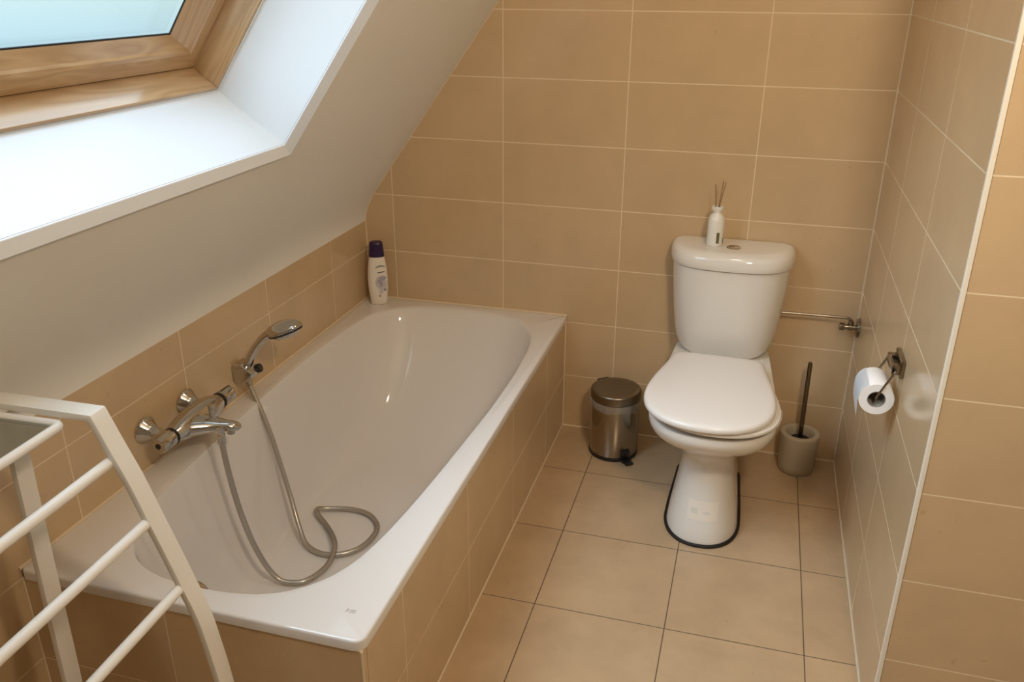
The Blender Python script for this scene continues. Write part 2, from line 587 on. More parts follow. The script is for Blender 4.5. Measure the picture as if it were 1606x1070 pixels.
bead(10, (XT - 0.0055, YF + 0.0045, 0), (XT - 0.0055, YF + 0.0045, ZR - 0.024), 0.003, M['grout'], 'pale upright edge at the front corner of the bath surround')
bead(11, (XL, YF + 0.004, 0), (XL, YF + 0.004, ZR - 0.02), 0.0035, M['grout'], 'pale upright grout line where the bath end meets the left wall')
# plaster-to-tile joint on the slope
bm = bm_new(); tube(bm, [(a[0] + 0.0, -0.0005, a[1]) for a in foot] + [(xs(ZC), -0.0005, ZC)], 0.0028, 6)
struct('trim_12', bm, M['grout'], 'pale grout line where the sloping ceiling meets the back wall', 'trim')

# ------------------------------------------------------------------ roof window
win = thing('window_1', 'pine framed roof window in the sloping ceiling with white reveal', 'window', SP((0, -1.5, 0)))
win['kind'] = 'structure'
WO = win.location.copy()
def WT(v):
    return SP(v) - WO
D1, D2 = 0.205, 0.268           # end of white reveal, end of wooden lining
t = 0.012
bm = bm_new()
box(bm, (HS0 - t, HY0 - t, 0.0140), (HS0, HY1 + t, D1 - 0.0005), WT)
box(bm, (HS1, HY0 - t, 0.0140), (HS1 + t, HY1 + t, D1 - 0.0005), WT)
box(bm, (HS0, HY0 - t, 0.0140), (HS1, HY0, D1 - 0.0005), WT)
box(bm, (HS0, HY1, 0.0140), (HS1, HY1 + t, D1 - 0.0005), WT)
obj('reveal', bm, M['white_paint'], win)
# slim white trim framing the opening, canted in towards the pane
tw = 0.026
bm = bm_new()
def ring_at(w, d):
    return [bm.verts.new(WT((a, c, d))) for a, c in ((HS0 - w, HY0 - w), (HS1 + w, HY0 - w), (HS1 + w, HY1 + w), (HS0 - w, HY1 + w))]
TRs = [ring_at(w, d) for w, d in ((0.0004, 0.0115), (0.0012, 0.0100), (tw - 0.004, -0.0045), (tw, -0.0035), (tw, 0.004), (0.012, 0.0135), (0.0004, 0.0135))]
for q in range(len(TRs)):
    A_, B_ = TRs[q], TRs[(q + 1) % len(TRs)]
    for k in range(4):
        j = (k + 1) % 4
        bm.faces.new((A_[k], A_[j], B_[j], B_[k]))
obj('reveal_trim', bm, M['trim_white'], win)
# wooden lining boards
RM = Matrix(((SL[0], 0, SN[0]), (0, 1, 0), (SL[1], 0, SN[1])))
def sobj(name, bm, m, parent, **k):
    """object whose own axes follow the slope (x up the slope, z outwards)"""
    o = obj(name, bm, m, parent, **k)
    o.rotation_euler = RM.to_euler()
    return o
def yb(lo, hi, bevel=0.0015):
    b = bm_new(); box(b, (lo[0], lo[1] + 1.5, lo[2]), (hi[0], hi[1] + 1.5, hi[2]), None, bevel)
    return b
lt = 0.010
sobj('lining_board', yb((HS0, HY0, D1 - 0.0004), (HS0 + lt, HY1, 0.33)), M['wood_y'], win)
sobj('lining_board', yb((HS1 - lt, HY0, D1 - 0.0004), (HS1, HY1, 0.33)), M['wood_y'], win)
sobj('lining_board', yb((HS0 + lt, HY1 - lt, D1 - 0.0003), (HS1 - lt, HY1, 0.33)), M['wood_s'], win)
sobj('lining_board', yb((HS0 + lt, HY0, D1 - 0.0003), (HS1 - lt, HY0 + lt, 0.33)), M['wood_s'], win)
# sash: face towards the room, then a broad bevel to the pane
SB = [0.004, 0.040, 0.0465, 0.0495, 0.073, 0.073, 0.004]        # across, top and bottom rails
SS = [0.004, 0.036, 0.0425, 0.0455, 0.091, 0.091, 0.004]        # across, side stiles
SDEP = [0.272, 0.272, 0.275, 0.281, 0.300, 0.304, 0.304]
def sash_piece(length_axis, lo_side):
    b = bm_new()
    A, Bv = [], []
    for ub_, us_, d in zip(SB, SS, SDEP):
        if length_axis == 'y':
            x = i0 + ub_ if lo_side else i1 - ub_
            A.append(b.verts.new((x, j0 + us_ + 1.5, d))); Bv.append(b.verts.new((x, j1 - us_ + 1.5, d)))
        else:
            y = j0 + us_ if lo_side else j1 - us_
            A.append(b.verts.new((i0 + ub_, y + 1.5, d))); Bv.append(b.verts.new((i1 - ub_, y + 1.5, d)))
    n = len(SB)
    for i in range(n):
        j = (i + 1) % n
        b.faces.new((A[i], A[j], Bv[j], Bv[i]))
    b.faces.new(A); b.faces.new(Bv[::-1])
    return sobj('sash_rail' if length_axis == 'y' else 'sash_stile', b, M['wood_y' if length_axis == 'y' else 'wood_s'], win)
i0, i1, j0, j1 = HS0 + lt, HS1 - lt, HY0 + lt, HY1 - lt
for ax_ in ('y', 's'):
    for lo_ in (True, False):
        sash_piece(ax_, lo_)
gb, gs, gw = SB[4], SS[4], 0.003
b = bm_new()
for lo, hi in (((i0 + gb, j0 + gs), (i0 + gb + gw, j1 - gs)), ((i1 - gb - gw, j0 + gs), (i1 - gb, j1 - gs)), ((i0 + gb, j0 + gs), (i1 - gb, j0 + gs + gw)), ((i0 + gb, j1 - gs - gw), (i1 - gb, j1 - gs))):
    box(b, (lo[0], lo[1] + 1.5, 0.3025), (hi[0], hi[1] + 1.5, 0.3045))
sobj('gasket', b, M['gasket'], win)
b = bm_new(); box(b, (i0 + 0.03, j0 + 0.03 + 1.5, 0.3045), (i1 - 0.03, j1 - 0.03 + 1.5, 0.3095))
sobj('glass_pane', b, M['pane'], win)
# outer frame closing the gap between sash and lining
b = bm_new()
for lo, hi in (((i0 - lt, j0 - lt), (i0 + 0.02, j1 + lt)), ((i1 - 0.02, j0 - lt), (i1 + lt, j1 + lt)), ((i0, j0 - lt), (i1, j0 + 0.02)), ((i0, j1 - 0.02), (i1, j1 + lt))):
    box(b, (lo[0], lo[1] + 1.5, 0.3042), (hi[0], hi[1] + 1.5, 0.312))
sobj('outer_frame', b, M['gasket'], win)

# ================================================================== BATHTUB
tub = thing('bathtub', 'white enamel bathtub built in along the left wall below the roof window', 'bathtub', (-0.14, -0.825, 0.0))
TO = Vector(tub.location)
XC = -0.137
HWT = [(-1.597, 0.0), (-1.5965, 0.03), (-1.593, 0.085), (-1.583, 0.125), (-1.562, 0.17), (-1.53, 0.205), (-1.49, 0.234), (-1.443, 0.254), (-1.36, 0.272), (-1.218, 0.288), (-1.04, 0.301), (-0.731, 0.318), (-0.5, 0.321), (-0.30, 0.311), (-0.20, 0.294), (-0.13, 0.262), (-0.085, 0.215), (-0.06, 0.165), (-0.048, 0.10), (-0.044, 0.04), (-0.043, 0.0)]
right = [(XC + w, y) for y, w in HWT]
left = [(XC - w, y) for y, w in HWT[1:-1]][::-1]
loop = right + left
def resample(loop, n):
    P = [Vector((a, b, 0)) for a, b in loop]
    L = [0]
    for i in range(len(P)):
        L.append(L[-1] + (P[(i + 1) % len(P)] - P[i]).length)
    tot = L[-1]
    out = []
    k = 0
    for i in range(n):
        d = tot * i / n
        while L[k + 1] < d:
            k += 1
        f = (d - L[k]) / (L[k + 1] - L[k])
        out.append(P[k].lerp(P[(k + 1) % len(P)], f))
    return out
N = 128
top = resample(loop, N)
for _ in range(2):
    top = [(top[i - 1] + top[i] * 2 + top[(i + 1) % N]) / 4 for i in range(N)]
ZF = 0.056
def bottom_pt(p):
    dx = (p.x - XC) / 0.321
    yy = (p.y + 0.82) / 0.777
    hw = 0.205
    return Vector((XC + dx * hw, -1.02 + yy * 0.47 if yy > 0 else -1.02 + yy * 0.455, 0))
bot = [bottom_pt(p) for p in top]
prof = [(-0.016, 0.0, ), (-0.008, 0.0015), (0.0, 0.006), (0.012, 0.016), (0.03, 0.04), (0.07, 0.10), (0.14, 0.22), (0.24, 0.40), (0.35, 0.58), (0.48, 0.75), (0.60, 0.86), (0.73, 0.94), (0.87, 0.985), (1.0, 1.0)]
bm = bm_new()
H = ZR - ZF
inner = []
cen = Vector((XC, -0.9, 0))
for a, bz in prof:
    ring = []
    for p, q in zip(top, bot):
        if a < 0:
            d = (p - Vector((XC, max(-1.3, min(-0.35, p.y)), 0))).normalized()
            w = p + d * (-a)
        else:
            w = p.lerp(q, a)
        ring.append(Vector((w.x, w.y, ZR - bz * H)) - TO)
    inner.append(ring)
for k, sc in enumerate((0.7, 0.4, 0.12)):
    cb = Vector((XC, -1.02, 0))
    inner.append([Vector(((q.x - cb.x) * sc + cb.x, (q.y - cb.y) * sc + cb.y, ZF - 0.0012 * (k + 1))) - TO for q in bot])
R = [[bm.verts.new(p) for p in r] for r in inner]
for a, b_ in zip(R, R[1:]):
    for i in range(N):
        j = (i + 1) % N
        bm.faces.new((a[i], a[j], b_[j], b_[i]))
bm.faces.new(R[-1])
# flat rim out to a rectangle with a small front corner radius, then the lip
X0, X1, Y0, Y1 = XL + 0.001, XT, YF, -0.001
def rect_loop():
    pts = []
    rc = 0.022
    def arc(cx, cy, a0, a1, r):
        return [(cx + r * math.cos(lerp(a0, a1, i / 6)), cy + r * math.sin(lerp(a0, a1, i / 6))) for i in range(7)]
    pts += arc(X1 - rc, Y0 + rc, -PI / 2, 0, rc)
    pts += arc(X1 - 0.004, Y1 - 0.004, 0, PI / 2, 0.004)
    pts += arc(X0 + 0.004, Y1 - 0.004, PI / 2, PI, 0.004)
    pts += arc(X0 + 0.012, Y0 + 0.012, PI, 1.5 * PI, 0.012)
    return pts
rl = rect_loop()
K = len(rl)
def rim_ring(off, z):
    out = []
    for i, (x, y) in enumerate(rl):
        p0 = Vector(rl[i - 1]); p1 = Vector(rl[(i + 1) % K])
        tn = (p1 - p0).normalized()
        nn = Vector((tn.y, -tn.x))
        out.append(Vector((x - nn.x * off, y - nn.y * off, z)) - TO)
    return out
lip = [rim_ring(0.006, ZR), rim_ring(0.0035, ZR - 0.0004), rim_ring(0.0012, ZR - 0.002), rim_ring(0.0, ZR - 0.005), rim_ring(0.0, ZR - 0.022), rim_ring(0.012, ZR - 0.022)]
LR = [[bm.verts.new(p) for p in r] for r in lip]
for a, b_ in zip(LR, LR[1:]):
    for i in range(K):
        j = (i + 1) % K
        bm.faces.new((a[i], a[j], b_[j], b_[i]))
# bridge rim between inner ring R[0] and LR[0]
def bridge(A, Bq):
    na, nb = len(A), len(Bq)
    c = Vector((XC, -0.825, 0)) - TO
    ang = lambda v: math.atan2((v.co.y - c.y) / 2.2, v.co.x - c.x)
    ia = min(range(na), key=lambda i: (A[i].co - Bq[0].co).length)
    a = [A[(ia + k) % na] for k in range(na + 1)]
    b = [Bq[k % nb] for k in range(nb + 1)]
    i = j = 0
    while i < na or j < nb:
        if j >= nb or (i < na and (a[i + 1].co - b[j].co).length < (a[i].co - b[j + 1].co).length):
            bm.faces.new((a[i], a[i + 1], b[j])); i += 1
        else:
            bm.faces.new((a[i], b[j + 1], b[j])); j += 1
bridge(R[0], LR[0])
obj('tub_shell', bm, M['enamel'], tub, smooth=True, angle=40)
# overflow cap just under the rim at the near end
bm = bm_new(); lathe(bm, [(0.0, 0.0), (0.031, 0.0), (0.033, 0.004), (0.031, 0.014), (0.024, 0.020), (0.0, 0.022)], 32, Vector((-0.160, -1.590, 0.392)) - TO, (0, 1, 0.1))
obj('overflow_cap', bm, M['chrome'], tub, smooth=True, angle=50)
# drain plug
bm = bm_new(); lathe(bm, [(0.0, 0.0), (0.034, 0.0), (0.036, 0.003), (0.030, 0.006), (0.0, 0.008)], 32, Vector((XC, -1.33, ZF + 0.0005)) - TO)
obj('drain_plug', bm, M['chrome'], tub, smooth=True, angle=50)
# small grey stamp on the rim corner (tiny illegible maker's mark)
bm = bm_new()
lo = Vector((0.163, -1.583, ZR + 0.0004)) - TO
def mark(x0, y0, x1, y1, sk=0.002):
    z = lo.z
    vs = [bm.verts.new((lo.x + x0, lo.y + y0, z)), bm.verts.new((lo.x + x1, lo.y + y0, z)), bm.verts.new((lo.x + x1 + sk, lo.y + y1, z)), bm.verts.new((lo.x + x0 + sk, lo.y + y1, z))]
    bm.faces.new(vs)
mark(0, 0, 0.0012, 0.008); mark(0.0012, 0.0062, 0.005, 0.008, 0.001); mark(0.0012, 0.003, 0.004, 0.0045, 0.0005)
for k in range(4):
    mark(0.0075 + k * 0.003, 0.0, 0.0089 + k * 0.003, 0.003); mark(0.0075 + k * 0.003, 0.005, 0.0095 + k * 0.003, 0.0078)
obj('maker_mark', bm, M['logo'], tub, recalc=False)

# ================================================================== BATH MIXER
mix = thing('bath_mixer_tap', 'chrome wall mixer tap with two round end knobs above the bath', 'tap', (XL, -1.17, 0.525))
MO = Vector(mix.location)
AX, AZ = -0.444, 0.512          # axis of the body
def mp(x, y, z):
    return Vector((x, y, z)) - MO
for yy in (-1.247, -1.092):
    bm = bm_new()
    lathe(bm, [(0.0, 0.0), (0.033, 0.0), (0.034, 0.003), (0.032, 0.007), (0.022, 0.020), (0.017, 0.028), (0.0155, 0.045), (0.0155, 0.064), (0.0, 0.066)], 40, mp(XL, yy, 0.525), (1, 0, -0.16))
    obj('wall_rose', bm, M['chrome'], mix, smooth=True, angle=40)
# body: a fat bar along the wall
bm = bm_new()
ys = [(-1.232, 0.0185), (-1.226, 0.0205), (-1.212, 0.0255), (-1.19, 0.0310), (-1.165, 0.0350), (-1.13, 0.0370), (-1.10, 0.0350), (-1.078, 0.0300), (-1.060, 0.0240), (-1.048, 0.0200)]
lathe(bm, [(0.0, 0.0)] + [(r, y + 1.232) for y, r in ys] + [(0.0, 0.184)], 40, mp(AX, -1.232, AZ), (0, 1, 0))
# spout: broad at the body, sweeping to a rounded tip
spt = [(-0.004, -1.165, 0.056, 0.0290, 0.000), (0.014, -1.166, 0.051, 0.0265, 0.000), (0.030, -1.163, 0.041, 0.0225, -0.001), (0.046, -1.157, 0.0315, 0.0190, -0.003), (0.062, -1.150, 0.0245, 0.0165, -0.005), (0.078, -1.144, 0.0190, 0.0145, -0.007), (0.092, -1.138, 0.0172, 0.0130, -0.009), (0.103, -1.134, 0.0150, 0.0110, -0.011), (0.110, -1.131, 0.0110, 0.0078, -0.0125), (0.1135, -1.1295, 0.0050, 0.0036, -0.0135)]
rr = []
for dx, yc, hw, hh, dz in spt:
    rr.append([mp(AX + dx, yc + hw * math.cos(2 * PI * i / 28), AZ + dz + hh * math.sin(2 * PI * i / 28)) for i in range(28)])
loft(bm, rr)
sp = [mp(AX + dx, yc, AZ + dz) for dx, yc, hw, hh, dz in spt]
lathe(bm, [(0.0, 0.0), (0.010, 0.0), (0.010, 0.016), (0.0, 0.017)], 24, sp[-4] - Vector((0.0, 0, 0.0195)))
obj('mixer_body', bm, M['chrome'], mix, smooth=True, angle=45)
# knobs
def knob(y0, sgn, nm, dot):
    k = bm_new()
    pr = [(0.0, 0.0), (0.0198, 0.0), (0.0208, 0.003), (0.0208, 0.040), (0.0195, 0.046), (0.017, 0.048), (0.0, 0.048)]
    seg = 48
    lathe(k, pr, seg, mp(AX, y0, AZ), (0, sgn, 0))
    for v in k.verts:       # gripping flutes
        d = v.co - mp(AX, v.co.y + MO.y, AZ)
        if 0.019 < d.length < 0.03:
            a = math.atan2(d.z, d.x)
            v.co -= d * (0.05 * max(0, math.cos(5 * a)) ** 6)
    o = obj(nm, k, M['chrome'], mix, smooth=True, angle=35)
    c = bm_new()
    lathe(c, [(0.0195, -0.0035), (0.0215, -0.003), (0.0215, 0.0035), (0.0195, 0.004)], 40, mp(AX, y0 - sgn * 0.002, AZ), (0, sgn, 0))
    obj('knob_collar', c, M['black'], o, smooth=True, angle=40)
    if dot:
        c = bm_new()
        lathe(c, [(0.0, 0.0), (0.0075, 0.0), (0.007, 0.0012), (0.0, 0.0014)], 24, mp(AX, y0 + sgn * 0.0478, AZ), (0, sgn, 0))
        obj('knob_dot', c, M['black'], o, smooth=True, angle=40)
    else:
        c = bm_new(); box(c, Vector((-0.0012, 0.012, 0.0195)) + mp(AX, y0, AZ), Vector((0.0012, 0.0475, 0.0216)) + mp(AX, y0, AZ))
        obj('knob_marker', c, M['black'], o)
knob(-1.238, -1, 'temperature_knob', True)
knob(-1.042, 1, 'flow_knob', False)
bm = bm_new()
lathe(bm, [(0.0, 0.0), (0.008, 0.0), (0.0065, 0.010), (0.0065, 0.028), (0.0085, 0.030), (0.0085, 0.037), (0.0, 0.038)], 24, mp(AX + 0.052, -1.148, AZ + 0.010))
obj('diverter_pin', bm, M['chrome'], mix, smooth=True, angle=40)
bm = bm_new()
HO = Vector((-0.360, -1.160, 0.487))
HO = Vector((-0.352, -1.178, 0.490))
lathe(bm, [(0.0, 0.0), (0.0105, 0.0), (0.0105, 0.010), (0.0085, 0.013), (0.0085, 0.03), (0.0, 0.031)], 6, HO - MO)
obj('hose_nut', bm, M['chrome'], mix)

# ================================================================== SHOWER BRACKET, HAND SHOWER, HOSE
brk = thing('shower_bracket', 'small chrome wall bracket holding the hand shower', 'bracket', (XL, -0.862, 0.506))
BO = Vector(brk.location)
bm = bm_new()
pts = [(0.0, 0.022), (0.008, 0.031), (0.028, 0.031), (0.062, 0.010), (0.058, -0.008), (0.030, -0.026), (0.004, -0.028), (0.0, -0.020)]
prism(bm, pts, 'y', -0.024, 0.022)
bmesh.ops.recalc_face_normals(bm, faces=bm.faces[:])
bmesh.ops.bevel(bm, geom=bm.edges[:], offset=0.004, segments=3, affect='EDGES', profile=0.5)
obj('bracket_body', bm, M['chrome'], brk, smooth=True, angle=50)
bm = bm_new()
lathe(bm, [(0.0, 0.0), (0.012, 0.0), (0.0125, 0.002), (0.0125, 0.012), (0.0105, 0.014), (0.0, 0.014)], 24, (0.055, 0.012, 0.008), (0.85, 0.20, 0.35))
obj('clamp_knob', bm, M['black'], brk, smooth=True, angle=40)

hs = thing('hand_shower', 'curved chrome hand shower resting in its wall bracket above the bath', 'hand shower', (-0.477, -0.862, 0.516))
SO = Vector(hs.location)
hp = catmull([Vector(q) - SO for q in ((-0.487, -0.862, 0.492), (-0.478, -0.862, 0.515), (-0.463, -0.861, 0.546), (-0.443, -0.860, 0.580), (-0.418, -0.859, 0.611), (-0.390, -0.859, 0.633), (-0.362, -0.858, 0.645))], 6)
nh = len(hp)
bm = bm_new(); tube(bm, hp, lambda i: lerp(0.0105, 0.0125, i / (nh - 1)), 20, sx=1.15, up=(-1, 0, 0.4))
obj('handle', bm, M['chrome'], hs, smooth=True, angle=50)
ax = Vector((-0.36, 0.0, 0.93)).normalized()       # back of the head points this way
hc = Vector((-0.347, -0.858, 0.640)) - SO
ex = Vector((0.93, 0, 0.36)).normalized()
ey = Vector((0, 1, 0))
def oval(rings):
    b = bm_new()
    rr = []
    for a, bq, h in rings:
        rr.append([hc + ex * (a * math.cos(2 * PI * i / 40) - (0.006 if h > 0.012 else 0)) + ey * (bq * math.sin(2 * PI * i / 40)) + ax * h for i in range(40)])
    loft(b, rr)
    return b
obj('shower_head', oval([(0.050, 0.036, 0.0), (0.0525, 0.0385, 0.004), (0.0515, 0.0375, 0.010), (0.047, 0.034, 0.018), (0.036, 0.026, 0.0255), (0.018, 0.014, 0.0295)]), M['chrome'], hs, smooth=True, angle=50)
obj('head_rim', oval([(0.047, 0.034, -0.004), (0.0505, 0.0365, -0.003), (0.0515, 0.0375, 0.0015), (0.047, 0.034, 0.002)]), M['black'], hs, smooth=True, angle=50)
obj('spray_face', oval([(0.018, 0.015, -0.0155), (0.030, 0.024, -0.014), (0.038, 0.030, -0.008), (0.043, 0.032, -0.003)]), M['chrome'], hs, smooth=True, angle=50)

# hose: from mixer down to the bath floor, a loop, and up to the bracket
zf = ZF + 0.0085
hose_pts = [HO + Vector((0, 0, 0.004)), (-0.352, -1.177, 0.455), (-0.350, -1.174, 0.40), (-0.345, -1.169, 0.33), (-0.336, -1.163, 0.255), (-0.322, -1.157, 0.185), (-0.300, -1.152, 0.122), (-0.273, -1.150, 0.082),
            (-0.247, -1.147, zf + 0.003), (-0.204, -1.128, zf), (-0.180, -1.075, zf), (-0.177, -1.027, zf + 0.004), (-0.188, -0.985, zf + 0.012), (-0.212, -0.948, zf + 0.012),
            (-0.262, -0.893, zf + 0.004), (-0.307, -0.856, zf + 0.008), (-0.318, -0.835, zf + 0.010), (-0.290, -0.812, zf + 0.002), (-0.229, -0.796, zf), (-0.170, -0.806, zf), (-0.124, -0.850, zf), (-0.114, -0.905, zf), (-0.129, -0.962, zf),
            (-0.168, -1.000, zf), (-0.219, -1.010, zf), (-0.272, -0.991, zf + 0.006), (-0.312, -0.955, 0.105), (-0.345, -0.925, 0.165), (-0.375, -0.905, 0.235), (-0.402, -0.890, 0.31), (-0.430, -0.878, 0.38), (-0.460, -0.868, 0.442), (-0.480, -0.863, 0.484)]
hose = thing('shower_hose', 'grey metal shower hose looping over the bottom of the bath', 'hose', (-0.21, -0.98, ZF))
HZ = Vector(hose.location)
hpath = catmull([Vector(q) - HZ for q in hose_pts], 40)
# even steps so that the coils read as a wound hose
ev = [hpath[0]]
step = 0.0026
acc = 0.0
for a, b_ in zip(hpath, hpath[1:]):
    L = (b_ - a).length
    pos = step - acc
    while pos <= L and L > 0:
        ev.append(a.lerp(b_, pos / L)); pos += step
    acc = L - (pos - step)
bm = bm_new(); tube(bm, ev, lambda i: 0.0076 if i % 2 else 0.0061, 12)
obj('hose_tube', bm, M['hose'], hose, smooth=True, angle=80)
for a, b_ in ((ev[0], ev[6]), (ev[-1], ev[-8])):
    bm = bm_new(); tube(bm, [a, b_], 0.0095, 16)
    obj('hose_ferrule', bm, M['chrome'], hose, smooth=True, angle=50)

# ================================================================== TOILET
TX = 0.7605
toi = thing('toilet', 'white close-coupled toilet with closed lid against the tiled back wall', 'toilet', (TX, -0.35, 0))
OO = Vector(toi.location)
def egg(hw, yf, yb, yc, hwb, n=72, pf=2.25, rb=0.03, cx=TX):
    """outline: rounded front, sides easing in to a straight back"""
    pts = []
    m = n // 2
    half = []
    nf = int(m * 0.55)
    for i in range(nf):
        a = (i / nf) * PI / 2
        half.append((hw * math.sin(a) ** (2 / pf), yc - (yc - yf) * math.cos(a) ** (2 / pf)))
    nb = m - nf - 6
    for i in range(nb + 1):
        u = i / nb
        w = lerp(hw, hwb, u * u * (3 - 2 * u) * 0.55 + 0.45 * u * u)
        half.append((w, lerp(yc, yb - rb, u)))
    for i in range(1, 6):
        a = i / 5 * PI / 2
        half.append((hwb - rb * (1 - math.cos(a)) if False else hwb - rb + rb * math.cos(a), yb - rb + rb * math.sin(a)))
    full = half + [(-x, y) for x, y in half[1:]][::-1]
    return [Vector((cx + x, y, 0)) for x, y in full]
def at_z(r, z, o=OO):
    return [Vector((p.x, p.y, z)) - o for p in r]
PAN = [  # z, hw, yf, yb, yc, hwb
    (0.000, 0.104, -0.603, -0.16, -0.46, 0.095), (0.012, 0.104, -0.603, -0.16, -0.46, 0.095), (0.05, 0.098, -0.588, -0.17, -0.45, 0.090), (0.10, 0.0885, -0.568, -0.18, -0.44, 0.083),
    (0.15, 0.080, -0.550, -0.18, -0.43, 0.078), (0.195, 0.0755, -0.540, -0.18, -0.42, 0.076), (0.225, 0.0775, -0.538, -0.16, -0.42, 0.078), (0.250, 0.088, -0.548, -0.13, -0.43, 0.082), (0.275, 0.106, -0.572, -0.09, -0.45, 0.09),
    (0.300, 0.132, -0.608, -0.05, -0.47, 0.105), (0.325, 0.156, -0.644, -0.035, -0.49, 0.125), (0.350, 0.171, -0.678, -0.03, -0.50, 0.14), (0.372, 0.1755, -0.694, -0.03, -0.505, 0.147), (0.388, 0.1758, -0.698, -0.03, -0.505, 0.148), (0.396, 0.172, -0.694, -0.032, -0.505, 0.146), (0.3965, 0.166, -0.688, -0.040, -0.505, 0.139), (0.396, 0.140, -0.656, -0.250, -0.505, 0.115), (0.388, 0.130, -0.638, -0.256, -0.505, 0.110), (0.33, 0.115, -0.61, -0.27, -0.48, 0.095), (0.26, 0.07, -0.53, -0.29, -0.44, 0.06)]
rings = [at_z(egg(hw, yf, yb, yc, hwb), z) for z, hw, yf, yb, yc, hwb in PAN]
bm = bm_new(); loft(bm, rings)
pan = obj('pan', bm, M['ceramic'], toi, smooth=True, angle=50)
bm = bm_new()
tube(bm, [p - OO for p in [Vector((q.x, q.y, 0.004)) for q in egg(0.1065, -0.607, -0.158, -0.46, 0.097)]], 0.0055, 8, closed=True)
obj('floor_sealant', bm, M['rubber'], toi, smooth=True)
# faint pale rectangle with grey marks at the foot of the pedestal
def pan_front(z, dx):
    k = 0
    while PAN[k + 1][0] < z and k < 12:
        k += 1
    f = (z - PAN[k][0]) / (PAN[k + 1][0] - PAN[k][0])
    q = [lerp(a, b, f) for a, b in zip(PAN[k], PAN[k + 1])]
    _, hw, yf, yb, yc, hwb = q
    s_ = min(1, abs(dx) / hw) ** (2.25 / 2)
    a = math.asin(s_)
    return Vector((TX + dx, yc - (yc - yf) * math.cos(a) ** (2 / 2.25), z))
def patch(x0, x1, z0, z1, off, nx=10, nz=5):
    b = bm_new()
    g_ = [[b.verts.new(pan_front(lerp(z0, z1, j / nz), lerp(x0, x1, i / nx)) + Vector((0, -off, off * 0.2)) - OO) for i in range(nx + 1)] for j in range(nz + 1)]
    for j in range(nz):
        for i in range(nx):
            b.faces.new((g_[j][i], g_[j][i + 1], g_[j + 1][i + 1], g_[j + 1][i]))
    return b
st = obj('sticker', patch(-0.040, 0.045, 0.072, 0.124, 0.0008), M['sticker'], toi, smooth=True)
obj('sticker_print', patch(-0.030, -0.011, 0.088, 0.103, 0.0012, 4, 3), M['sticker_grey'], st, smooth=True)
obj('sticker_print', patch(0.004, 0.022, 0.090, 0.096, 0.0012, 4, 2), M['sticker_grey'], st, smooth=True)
# seat ring and lid, a little slack on their hinges
def spin(b, deg):
    bmesh.ops.rotate(b, verts=b.verts[:], cent=Vector((TX, -0.24, 0)) - OO, matrix=Matrix.Rotation(math.radians(deg), 3, 'Z'))
bm = bm_new()
rs = [(-0.004, 0.4125), (0.0, 0.4142), (0.0, 0.421), (-0.004, 0.4232)]
loft(bm, [at_z(egg(0.1735 + d, -0.704 - d, -0.245, -0.53, 0.132 + d), z) for d, z in rs])
spin(bm, 1.2)
obj('seat', bm, M['seat'], toi, smooth=True, angle=45)
bm = bm_new()
ls = [(-0.006, 0.4245), (-0.001, 0.426), (0.0015, 0.430), (0.0015, 0.4375), (-0.001, 0.4425), (-0.006, 0.4455), (-0.016, 0.4475), (-0.05, 0.4492), (-0.10, 0.450)]
loft(bm, [at_z(egg(0.1765 + d, -0.714 - d, -0.242 + d * 0.3, -0.53, 0.136 + d, cx=TX - 0.005), z) for d, z in ls])
spin(bm, -1.3)
obj('lid', bm, M['seat'], toi, smooth=True, angle=45)
for dx in (-0.075, 0.075):
    bm = bm_new(); lathe(bm, [(0.0, 0), (0.014, 0), (0.014, 0.022), (0.010, 0.027), (0, 0.028)], 20, Vector((TX + dx, -0.222, 0.394)) - OO)
    obj('hinge', bm, M['seat'], toi, smooth=True, angle=45)
# cistern
def dee(hw, yf, yb, n=64, p=3.0, rb=0.012):
    pts = []
    for i in range(n + 1):
        a = PI * i / n
        c, s_ = math.cos(a), math.sin(a)
        pts.append(Vector((TX + hw * math.copysign(abs(c) ** (2 / p), c), yb - (yb - yf) * abs(s_) ** (2 / p) - (rb if i in (0, n) else 0.0), 0)))
    pts.append(Vector((TX - hw + rb, yb, 0)))
    pts.append(Vector((TX + hw - rb, yb, 0)))
    return pts
cis = [(0.397, 0.120, -0.150), (0.401, 0.130, -0.157), (0.409, 0.1395, -0.163), (0.422, 0.1485, -0.168), (0.445, 0.1565, -0.172), (0.48, 0.163, -0.175), (0.54, 0.170, -0.179), (0.62, 0.177, -0.183), (0.693, 0.1815, -0.186)]
bm = bm_new(); loft(bm, [at_z(dee(hw, yf, -0.012), z) for z, hw, yf in cis])
obj('cistern', bm, M['ceramic'], toi, smooth=True, angle=50)
cl = [(0.6955, 0.181, -0.187), (0.696, 0.187, -0.193), (0.701, 0.1895, -0.196), (0.714, 0.1895, -0.196), (0.7275, 0.1880, -0.194), (0.7365, 0.1845, -0.189), (0.7425, 0.1785, -0.180), (0.7456, 0.170, -0.168), (0.7465, 0.155, -0.15)]
bm = bm_new(); loft(bm, [at_z(dee(hw, yf, -0.006), z) for z, hw, yf in cl])
obj('cistern_lid', bm, M['ceramic'], toi, smooth=True, angle=50)
bm = bm_new(); lathe(bm, [(0.0, 0), (0.021, 0), (0.0215, 0.002), (0.019, 0.004), (0.0, 0.0045)], 40, Vector((TX + 0.003, -0.103, 0.7462)) - OO)
fb = obj('flush_button', bm, M['chrome'], toi, smooth=True, angle=45)
bm = bm_new(); lathe(bm, [(0.0, 0), (0.0075, 0), (0.0075, 0.0012), (0.0, 0.0015)], 24, Vector((TX - 0.004, -0.100, 0.7505)) - OO)
obj('half_flush_button', bm, M['nickel'], fb, smooth=True, angle=45)

